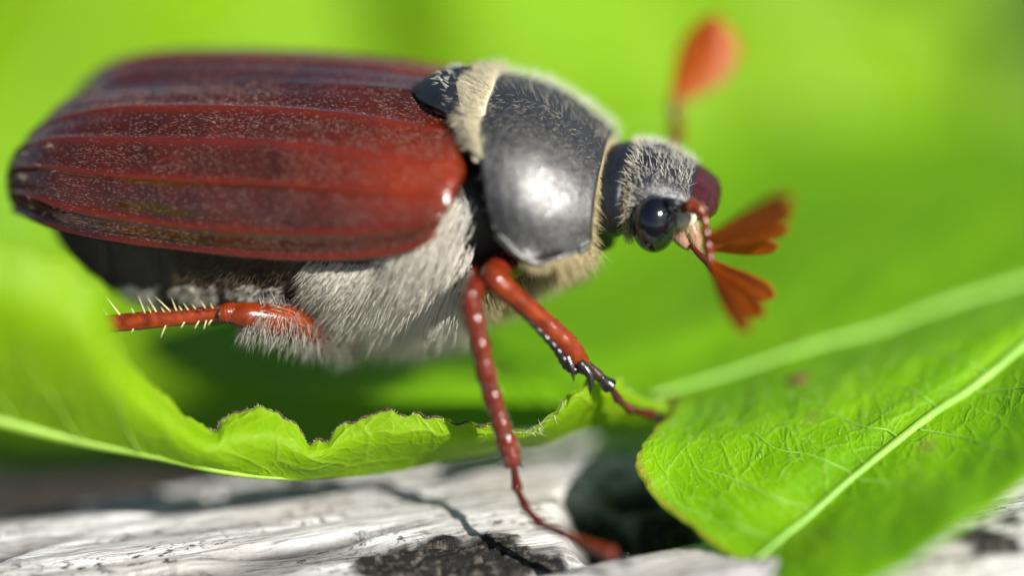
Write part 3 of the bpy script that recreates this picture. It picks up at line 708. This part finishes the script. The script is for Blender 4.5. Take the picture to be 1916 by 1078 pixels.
# tail plate under the wing-case tips
PY = np.array([(-16.9, -6.6, .6, .5, .5), (-15.6, -6.1, 2.2, 1.2, 1.2), (-14, -5.6, 3.5, 1.8, 1.8), (-12, -5.3, 4.5, 2.2, 2.4), (-10.5, -5.2, 4.9, 2.2, 2.6)])
V, F = closed(loft(PY, 60, 60, 2.3)); obj("pygidium", V, [f[:, ::-1] for f in F], MAT["pygidium"], beetle)

# scutellum: the black plate between the wing-case bases
sc_n = [[(775, 170, 0), (780, 180, -.55), (788, 190, -.95)], [(792, 160, 0), (802, 184, -1.0), (811, 200, -1.6)], [(822, 153, 0), (828, 180, -1.15), (838, 212, -1.85)], [(855, 152, 0), (858, 182, -1.2), (866, 214, -1.95)]]
c_ = np.array([[BP(*p) for p in r] for r in sc_n]); c_ = np.concatenate([mirror(c_[:, :0:-1]), c_], 1)
g = patch(c_, 50, 60); nr = normals(g, ZB); bul = np.sin(np.pi * np.linspace(0, 1, 60))[None] * np.sin(np.pi * np.linspace(.05, .8, 50))[:, None]
g = g + nr * (.18 * bul + .05)[..., None]; V, F = shell(g, nr, .3); sco = obj("scutellum", V, F, MAT["black"], beetle)
p, n_, du, dv, u, v = sample(g, nr, 70, lambda u, v: (u > .62) * (u < .9))
hairobj("scutellum_hair", sco, MAT["hair_white"], p, -du + .4 * n_ + .3 * rng.normal(size=p.shape), rng.uniform(.2, .45, len(p)), .012)

# cream collar of dense hair between wing cases and pronotum
co = [[(852, 140, 0), (848, 180, -1.3), (856, 222, -2.5), (878, 268, -3.5)], [(880, 141, 0), (874, 178, -1.4), (880, 224, -2.6), (896, 272, -3.6)],
      [(925, 148, 0), (912, 186, -1.4), (912, 240, -2.6), (920, 290, -3.6)]]
c_ = np.array([[BP(*p) for p in r] for r in co]); c_ = np.concatenate([mirror(c_[:, :0:-1]), c_], 1)
g = patch(c_, 30, 160); nr = normals(g, ZB); g = g - nr * .42; V, F = shell(g, nr, .4); coo = obj("collar", V, F, MAT["cream pad"], beetle)
p, n_, du, dv, u, v = sample(g, nr, 3400)
hairobj("collar_hair", coo, MAT["hair_pale"], p, -du * .9 + .28 * n_ + dv * .25 * np.sign(v - .5)[:, None] + .22 * rng.normal(size=p.shape), rng.uniform(.35, .8, len(p)), .013)

# pronotum
PN = [
 [(908, 168, 0), (889, 204, -1.6), (892, 242, -3.1), (902, 318, -4.35), (918, 392, -4.95), (930, 436, -5.0)],
 [(968, 178, 0), (950, 222, -1.75), (945, 262, -3.3), (948, 340, -4.55), (956, 415, -5.2), (962, 468, -5.25)],
 [(1028, 200, 0), (1014, 246, -1.75), (1004, 284, -3.3), (1000, 358, -4.5), (1000, 432, -5.15), (1004, 492, -5.2)],
 [(1092, 240, 0), (1080, 278, -1.55), (1070, 312, -2.9), (1063, 376, -3.95), (1060, 436, -4.5), (1062, 480, -4.55)],
 [(1138, 278, 0), (1130, 306, -1.25), (1122, 336, -2.35), (1116, 388, -3.2), (1113, 430, -3.65), (1108, 456, -3.7)]]
c_ = np.array([[BP(*p) for p in r] for r in PN])
q_ = to_body(c_); yr = np.abs(q_[..., 1]) / (np.abs(q_[:, -1:, 1]) * 1.012)
q_[..., 2] = q_[:, :1, 2] - (q_[:, :1, 2] - q_[:, -1:, 2]) * (1 - (1 - yr ** 2.25) ** (1 / 2.0)) / (1 - (1 - yr[:, -1:] ** 2.25) ** (1 / 2.0))
c_ = B0 + q_[..., :1] * XB + q_[..., 1:2] * YB + q_[..., 2:] * ZB
print("pron px", np.round(np.stack(proj(c_), -1)[2]).tolist()); print("pron z", np.round(to_body(c_)[..., 2], 2).tolist()); print("ely z", np.round(to_body(ctrlE)[..., 2], 2).tolist())
c_ = np.concatenate([mirror(c_[:, :0:-1]), c_], 1)
gP = patch(c_, 150, 280); nP = normals(gP, ZB)
u = np.linspace(0, 1, 150)[:, None]; v = np.linspace(0, 1, 280)[None]; lat = np.abs(v - .5) * 2
h = .10 * np.exp(-((lat - .97) / .03) ** 2) - .12 * np.exp(-((lat - .9) / .035) ** 2) - .25 * np.exp(-((lat - .86) / .05) ** 2 - ((u - .62) / .08) ** 2) + .12 * np.exp(-((lat - .83) / .05) ** 2 - ((u - .45) / .1) ** 2)
h = h - .35 * (1 - np.sqrt(1 - .98 * np.clip(1 - (1 - u) / .06, 0, 1) ** 2)) - .3 * (1 - np.sqrt(1 - .98 * np.clip(1 - u / .05, 0, 1) ** 2)) + .05 * (fbm(u * 8, v * 16, o=3) - .5)
gP = gP + nP * h[..., None]; nP = normals(gP, ZB)
V, F = shell(gP, nP, .15); pro = obj("pronotum", V, F, MAT["pronotum"], beetle)
LATF = lambda v: np.abs(v - .5) * 2
p, n_, du, dv, u, v = sample(gP, nP, 1700, lambda u, v: np.exp(-(LATF(v) / .33) ** 2) * (.25 + vnoise(u * 9, v * 26)) + .02)
hairobj("pronotum_hair", pro, MAT["hair_grey"], p, -.5 * du + .38 * n_ + dv * (.6 * np.sign(v - .5))[:, None] + .16 * rng.normal(size=p.shape), rng.uniform(.25, .6, len(p)) * (1.1 - .5 * LATF(v)), .007, bend=-ZB * .25)
p, n_, du, dv, u, v = sample(gP, nP, 2000, lambda u, v: np.exp(-((v - .29) / .06) ** 2))
hairobj("crest_hair", pro, MAT["hair_white"], p, n_ + .3 * rng.normal(size=p.shape) + .2 * du, rng.uniform(.3, .75, len(p)), .013, bend=-ZB * .15)
p, n_, du, dv, u, v = sample(gP, nP, 700, lambda u, v: (u > .55) * (v > .58) * smooth(1, .7, LATF(v)))
hairobj("short_hair", pro, MAT["hair_grey"], p, du * .5 + .7 * n_ + .4 * rng.normal(size=p.shape), rng.uniform(.12, .35, len(p)), .009)
e = gP[-1]; k = rng.integers(6, 274, 1500); tdir = unit(gP[-1, k] - gP[-6, k])
hairobj("front_fringe", pro, MAT["hair_cream"], e[k], tdir * .55 + nP[-1, k] * .2 + np.array([.1, -.05, -.55]) + .28 * rng.normal(size=(1500, 3)), rng.uniform(.25, .85, 1500), .013, bend=np.array([0, 0, -.3]))
k = rng.integers(50, 150, 900); e2 = gP[k, -2]
hairobj("side_fringe", pro, MAT["hair_cream"], e2, np.array([.35, -.2, -.8]) + .28 * rng.normal(size=(900, 3)), rng.uniform(.5, 1.3, 900) * (.5 + .5 * (k > 95)), .013, bend=np.array([.05, 0, -.3]))

# head
def bx(px, py): return to_body(BP(px, py, 0))
HS = []
for px, tp, bt, hw in ((1095, 315, 410, 1.9), (1135, 292, 420, 2.3), (1165, 285, 420, 2.42), (1200, 284, 418, 2.45), (1240, 292, 412, 2.25), (1280, 312, 402, 1.9), (1306, 330, 396, 1.7), (1322, 342, 392, 1.5)):
    a_, b_ = bx(px, tp), bx(px, bt); HS.append((a_[0], (a_[2] + b_[2]) / 2, hw, (a_[2] - b_[2]) / 2, (a_[2] - b_[2]) / 2))
gH = loft(np.array(HS), 90, 96, 2.3, lambda x, a: 1 - .05 * np.exp(-((x - bx(1178, 300)[0]) / .14) ** 2) + .02 * (fbm(x * 2, a * 4, o=3) - .5)); nH = fix_out(gH)
V, F = closed(gH); head = obj("head", V, [f[:, ::-1] for f in F], MAT["black"], beetle)
p, n_, du, dv, u, v = sample(gH, nH, 9000)
px, py = proj(p); q = to_body(p); k = (q[:, 0] > bx(1182, 300)[0]) & (q[:, 0] < bx(1300, 300)[0]) & (q[:, 2] > bx(1230, 392)[2]) & (rng.random(len(p)) < .36)
eyc = BP(1224, 419, -2.45); k &= (np.linalg.norm(p - eyc, axis=-1) > 1.0) & (np.linalg.norm(p - mirror(eyc), axis=-1) > 1.0)
p, n_, q, du = p[k], n_[k], q[k], du[k]; print("frons hairs", len(p))
hairobj("forehead_hair", head, MAT["hair_white"], p, n_ * .42 - XB * .30 + ZB * .15 - np.sign(q[:, 1])[:, None] * YB * .1 + .17 * rng.normal(size=p.shape), rng.uniform(.3, .68, len(p)), .009, bend=XB * .15 - ZB * .2)
k = (lambda q: (q[:, 0] > bx(1180, 300)[0]) & (q[:, 0] < bx(1196, 300)[0]))(to_body(gH.reshape(-1, 3))); rp = gH.reshape(-1, 3)[k]; rn_ = nH.reshape(-1, 3)[k]
kk = rng.integers(0, len(rp), 500)
hairobj("nape_hair", head, MAT["hair_cream"], rp[kk], rn_[kk] * .5 + np.array([.2, -.2, -.5]) + .3 * rng.normal(size=(500, 3)), rng.uniform(.15, .5, 500), .011)
# clypeus: reddish shovel with an upturned rim
CS = []
for px, tp, bt, hw in ((1300, 326, 390, 1.70), (1312, 333, 390, 1.66), (1326, 343, 389, 1.52), (1336, 350, 389, 1.36), (1342, 358, 387, 1.12), (1346, 367, 384, .8), (1347, 371, 379, .4)):
    a_, b_ = bx(px, tp), bx(px, bt); CS.append((a_[0], (a_[2] + b_[2]) / 2, hw, (a_[2] - b_[2]) / 2, (a_[2] - b_[2]) / 2))
V, F = closed(loft(np.array(CS), 50, 60, 2.3)); obj("clypeus", V, [f[:, ::-1] for f in F], MAT["clypeus brown"], head)
# eyes
def ball(c, r, sx=(1, 1, 1), n=40):
    a, b = np.meshgrid(np.linspace(0, np.pi, n), np.linspace(0, 2 * np.pi, 2 * n, endpoint=False), indexing='ij')
    s = np.stack([np.cos(a), np.sin(a) * np.cos(b), np.sin(a) * np.sin(b)], -1) * r
    return c + s[..., :1] * sx[0] * XB + s[..., 1:2] * sx[1] * YB + s[..., 2:3] * sx[2] * ZB
for sd in (-1, 1):
    c = BP(1224, 419, -2.45)
    if sd > 0: c = mirror(BP(1222, 432, -2.0))
    g = ball(c, 1.10, (.84, .93, 1.12)); n_, m_ = g.shape[:2]
    obj("eye", g.reshape(-1, 3), [gridfaces(n_, m_, closed_v=True)[:, ::-1]], MAT["eye"], head)
    # canthus: dark ridge cutting into the eye from the front
    if sd > 0: continue
    pth = np.array([BP(1243, 374, -2.3), BP(1262, 380, -2.6), BP(1285, 383, -2.3)]);
    V, F, al = tube(pth, [.14, .2, .12], 20, 10); obj("canthus", V, F, MAT["black"], head)
# cheek tuft, palps and mouthparts
V, F, al = tube([BP(1255, 415, -1.9), BP(1285, 410, -2.1), BP(1300, 404, -1.9)], [.35, .33, .15], 24, 12); ck = obj("cheek", V, F, MAT["cream pad"], head)
rp = V[rng.integers(0, len(V), 260)]
hairobj("cheek_hair", ck, MAT["hair_cream"], rp, np.array([-.2, -.3, -.35]) + .4 * rng.normal(size=(260, 3)), rng.uniform(.2, .6, 260), .011)
for path, rr, mt in (([(1262, 428, -1.6), (1278, 450, -1.7), (1292, 462, -1.7)], [.38, .3, .2], "palp pink"), ([(1290, 420, -1.4), (1300, 445, -1.6), (1306, 470, -1.7)], [.35, .32, .18], "palp pink")):
    V, F, al = tube([BP(*p) for p in path], rr, 24, 12); ja = obj("mouthpart", V, F, MAT[mt], head)
rp = V[rng.integers(0, len(V), 200)]
hairobj("mouth_hair", ja, MAT["hair_cream"], rp, np.array([-.1, -.2, -.6]) + .4 * rng.normal(size=(200, 3)), rng.uniform(.15, .5, 200), .011)
V, F, al = tube([BP(1292, 458, -1.9), BP(1308, 476, -2.2), BP(1324, 490, -2.3), BP(1340, 508, -2.3), BP(1348, 516, -2.3)], [.09, .13, .17, .18, .08], 40, 12); obj("palp", V, F, MAT["tarsus red"], head)

# antennae: stalk and a fan of flat lamellae
def lamella(parent, base, tip, wdir, wmax, th=.05, ell=False):
    ax = tip - base; L = np.linalg.norm(ax); ax = ax / L; wd = unit(wdir - ax * np.dot(wdir, ax)); nn = np.cross(ax, wd)
    u = np.linspace(0, 1, 26); v = np.linspace(-1, 1, 9); U, Vv = np.meshgrid(u, v, indexing='ij')
    wv = wmax / 2 * (.28 + .72 * smooth(0, .7, u)) * np.sqrt(np.clip(1 - smooth(.8, 1.0, u) ** 2 * .97, .02, 1))
    if ell: wv = wmax / 2 * (.12 + .88 * np.sin(np.pi * u ** 1.35) ** .8)
    g = base + (U * L)[..., None] * ax + (Vv * wv[:, None])[..., None] * wd + ((.10 * L * np.sin(np.pi * U * .8) * .5) + .05 * Vv ** 2)[..., None] * nn
    n_ = normals(g, nn); V, F = shell(g, n_, th); return obj("lamella", V, F, MAT["lamella"], parent)
V, F, al = tube([P(1276, 392, 1.0), P(1292, 386, 1.4), P(1308, 392, 1.6), P(1318, 412, 1.8), P(1322, 440, 2.0), P(1326, 470, 2.0), P(1330, 500, 2.0)], [.16, .30, .27, .17, .20, .22, .16], 70, 14,
                bump=lambda s: 1 + .10 * np.sin(s * 42)); ant = obj("antenna", V, F, MAT["antenna stalk"], beetle)
up = [((1318, 446, 2.4), (1484, 358, 7.0)), ((1320, 452, 2.0), (1484, 386, 5.0)), ((1322, 458, 1.6), (1476, 420, 3.2)), ((1324, 466, 1.2), (1456, 456, 1.8))]
lo = [((1330, 488, 1.0), (1452, 552, 2.4)), ((1330, 494, 1.6), (1434, 590, 4.2)), ((1330, 500, 2.2), (1408, 622, 6.0))]
for (b_, t_) in up: lamella(ant, P(*b_), P(*t_), UP * .6 + BACK * .75, .8)
for (b_, t_) in lo: lamella(ant, P(*b_), P(*t_), RIGHT * .6 + UP * .4 + BACK * .6, .85)
FA = -8.0
V, F, al = tube([BP(1258, 285, 2.0), P(1264, 258, FA + 1.2), P(1266, 235, FA), P(1262, 205, FA - .4), P(1262, 185, FA - .6)], [.2, .34, .24, .26, .26], 50, 14, bump=lambda s: 1 + .10 * np.sin(s * 36))
ant2 = obj("antenna", V, F, MAT["antenna stalk"], beetle)
for k in range(7):
    f = (k - 3) / 3
    lamella(ant2, P(1262 + 5 * f, 190 + 3 * f, FA - .6 - .35 * f), P(1358 + 20 * f, 46 + 20 * f, FA - 1.5 - 1.1 * f), -UP * .5 + RIGHT * .75 + BACK * .3, 1.7, ell=True)

# legs
def thorn(a, b, c, r): return tube([a, b, c], [r, r * .62, .01], 14, 8)[:3]
# foreleg: digging shin with black teeth
V, F, al = tube([P(985, 470, -1.5), P(955, 492, .2), P(925, 512, 1.6), P(918, 530, 2.0)], [.75, .72, .55, .42], 40, 18)
lf = obj("leg", V, F, MAT["leg red"], beetle)
V, F, al = tube([P(915, 512, 1.9), P(932, 530, 1.9), P(975, 566, 1.5), P(1020, 605, 1.0), P(1056, 642, .6), P(1082, 676, .2), P(1096, 694, 0)], [.40, .50, .44, .44, .50, .46, .24], 110, 20, bump=lambda s: 1 + .02 * np.sin(s * 60))
tb = obj("tibia", V, F, MAT["leg orange"], lf)
V, F, al = tube([P(962, 574, 1.75), P(1005, 615, 1.25), P(1040, 652, .9), P(1062, 684, .6), P(1080, 696, .4)], [.08, .12, .17, .22, .14], 60, 12, bump=lambda s: 1 + .10 * np.sin(s * 70)); obj("dark_shin_edge", V, F, MAT["thorn black"], lf)
for a_, b_, c_, r in (((1060, 668, .7), (1070, 690, .8), (1074, 716, .8), .22), ((1084, 680, .5), (1104, 704, .6), (1105, 741, .6), .28), ((1058, 630, .3), (1068, 630, .2), (1080, 632, 0), .12), ((1038, 600, .5), (1042, 598, .4), (1046, 602, .4), .06)):
    V, F, al = thorn(P(*a_), P(*b_), P(*c_), r); obj("tooth", V, F, MAT["thorn black"], lf)
V, F, al = tube([P(1066, 636, .4), P(1080, 655, .3), P(1098, 684, .1)], [.09, .13, .10], 24, 10, bump=lambda s: 1 + .2 * np.sin(s * 40)); obj("dark_shin_edge", V, F, MAT["thorn black"], lf)
def tarsus(pts, rads, mats, parent, claw):
    for k in range(len(pts) - 1):
        a_, b_ = pts[k], pts[k + 1]
        V, F, al = tube([a_, a_ * .5 + b_ * .5, b_ * .92 + a_ * .08, b_], np.array([.7, .85, 1.15, .85]) * rads[k], 22, 12); obj("tarsus_segment", V, F, MAT[mats[k]], parent)
    e_ = pts[-1]; dd = unit(pts[-1] - pts[-2])
    for s_ in claw:
        V, F, al = tube([e_ - dd * .1, e_ + dd * .35 + np.asarray(s_) * .5, e_ + dd * .55 + np.asarray(s_)], [.10, .085, .01], 16, 8); obj("claw", V, F, MAT["thorn black"], parent)
tarsus(PP([(1094, 676, -.2), (1122, 706, -.6), (1142, 724, -.9), (1158, 750, -1.3), (1182, 768, -1.9), (1222, 776, -2.8)]), [.22, .30, .18, .19, .19], ["tarsus dark", "thorn black", "tarsus red", "tarsus dark", "tarsus red"], lf, [(.2, -.3, -.35), (.3, .35, -.3)])
# middle leg
V, F, al = tube([P(905, 505, -1), P(890, 535, 1.6), P(880, 558, 2.5)], [.62, .52, .38], 30, 16); lm_ = obj("leg", V, F, MAT["leg red"], beetle)
bm = lambda s: 1 + .07 * np.sin(s * 58) * (s < .8) + .02 * np.sin(s * 150)
V, F, al = tube([P(877, 545, 2.5), P(884, 580, 2.5), P(896, 640, 2.3), P(914, 716, 2.0), P(936, 790, 1.7), P(952, 840, 1.5), P(960, 870, 1.4)], [.36, .46, .40, .40, .38, .42, .36], 160, 20, bump=bm)
obj("tibia", V, F, MAT["leg red"], lm_)
p_ = np.array(V[:-2]); nrm_ = unit(p_ - p_.reshape(160, 20, 3).mean(1).repeat(20, 0)); k = rng.integers(0, len(p_), 420)
hairobj("shin_hair", lm_, MAT["hair_grey"], p_[k], nrm_[k] * .35 + np.array([.1, 0, -.8]) + .2 * rng.normal(size=(420, 3)), rng.uniform(.08, .22, 420), .010)
for a_, b_, c_ in (((944, 850, 1.6), (938, 860, 1.6), (934, 870, 1.7)), ((962, 862, 1.5), (972, 868, 1.5), (980, 876, 1.5))):
    V, F, al = thorn(P(*a_), P(*b_), P(*c_), .11); obj("tooth", V, F, MAT["thorn black"], lm_)
tarsus(PP([(961, 872, 1.4), (968, 918, 1.7), (986, 955, 2.1), (1012, 982, 2.6), (1056, 1000, 3.1), (1150, 1040, 4.3)]), [.21, .19, .20, .19, .27], ["tarsus red"] * 4 + ["leg red"], lm_, [(.25, -.25, -.35), (.3, .3, -.3)])
# hind leg
V, F, al = tube([P(660, 622, -3.5), P(600, 610, -2.2), P(540, 602, -1.0), P(470, 592, -.1), P(432, 586, .1)], [1.0, .95, .75, .58, .42], 60, 20); lh = obj("leg", V, F, MAT["leg orange"], beetle)
p_ = np.array(V[:-2]); nrm_ = unit(p_ - p_.reshape(60, 20, 3).mean(1).repeat(20, 0)); k = rng.integers(0, len(p_), 4000); k = k[(proj(p_[k])[0] > 468 + 20 * nrm_[k, 2])][:1500]
hairobj("thigh_fur", lh, MAT["hair_grey"], p_[k], nrm_[k] * .6 + np.array([-.35, 0, -.45]) + .2 * rng.normal(size=(len(k), 3)), rng.uniform(.3, 1.1, len(k)), .013, bend=np.array([0, 0, -.2]))
V, F, al = tube([P(440, 583, .1), P(424, 586, .1), P(400, 588, .1), P(340, 593, .2), P(270, 600, .3), P(200, 607, .4), P(110, 620, .6), P(60, 640, .6)], [.40, .42, .33, .36, .37, .36, .40, .44], 140, 20, bump=lambda s: 1 + .02 * np.sin(s * 130))
obj("tibia", V, F, MAT["leg orange"], lh)
V, F, al = tube([P(412, 577, .35), P(410, 589, .55), P(412, 602, .35)], [.06, .07, .06], 16, 8); obj("knee_joint", V, F, MAT["tarsus dark"], lh)
tarsus(PP([(62, 640, .5), (20, 655, .3), (-20, 672, 0), (-60, 700, -.4)]), [.2, .18, .2], ["tarsus red"] * 3, lh, [(-.2, -.2, -.3)])
for x, y, ln, an in ((226, 590, 44, 128), (272, 586, 36, 112), (284, 587, 16, 120), (294, 585, 34, 122), (320, 582, 40, 138), (330, 580, 24, 112), (352, 578, 14, 130), (384, 575, 15, 125), (204, 592, 20, 125), (252, 588, 14, 118), (308, 584, 12, 125), (340, 579, 10, 128), (366, 577, 10, 130), (398, 575, 9, 120)):
    b_ = P(x, y + 2, .45); c = P(x + ln * math.cos(math.radians(an)), y - ln * math.sin(math.radians(an)), .6)
    V, F, al = tube([b_, (b_ + c) / 2, c], [.03, .02, .005], 10, 6); obj("bristle", V, F, MAT["bristle"], lh)
for x, y, ln, an in ((310, 612, 22, 245), (345, 606, 10, 230), (372, 604, 14, 235), (386, 603, 14, 250), (396, 602, 10, 225), (252, 616, 8, 220)):
    b_ = P(x, y - 3, .45); c = P(x + ln * math.cos(math.radians(an)), y - ln * math.sin(math.radians(an)), .6)
    V, F, al = tube([b_, (b_ + c) / 2, c], [.03, .02, .005], 10, 6); obj("bristle", V, F, MAT["bristle"], lh)
rp = P(0, 0, 0)[None] * 0 + np.array([P(x, 577 + (412 - x) * .085 + rng.normal() * 2, .5 + rng.normal() * .06) for x in rng.uniform(205, 412, 130)])
hairobj("shin_hair", lh, MAT["hair_dark"], rp, np.array([-.7, -.2, .2]) + .3 * rng.normal(size=(130, 3)), rng.uniform(.08, .22, 130), .02)
for o in sc.objects:
    if "_o" in o: del o["_o"]
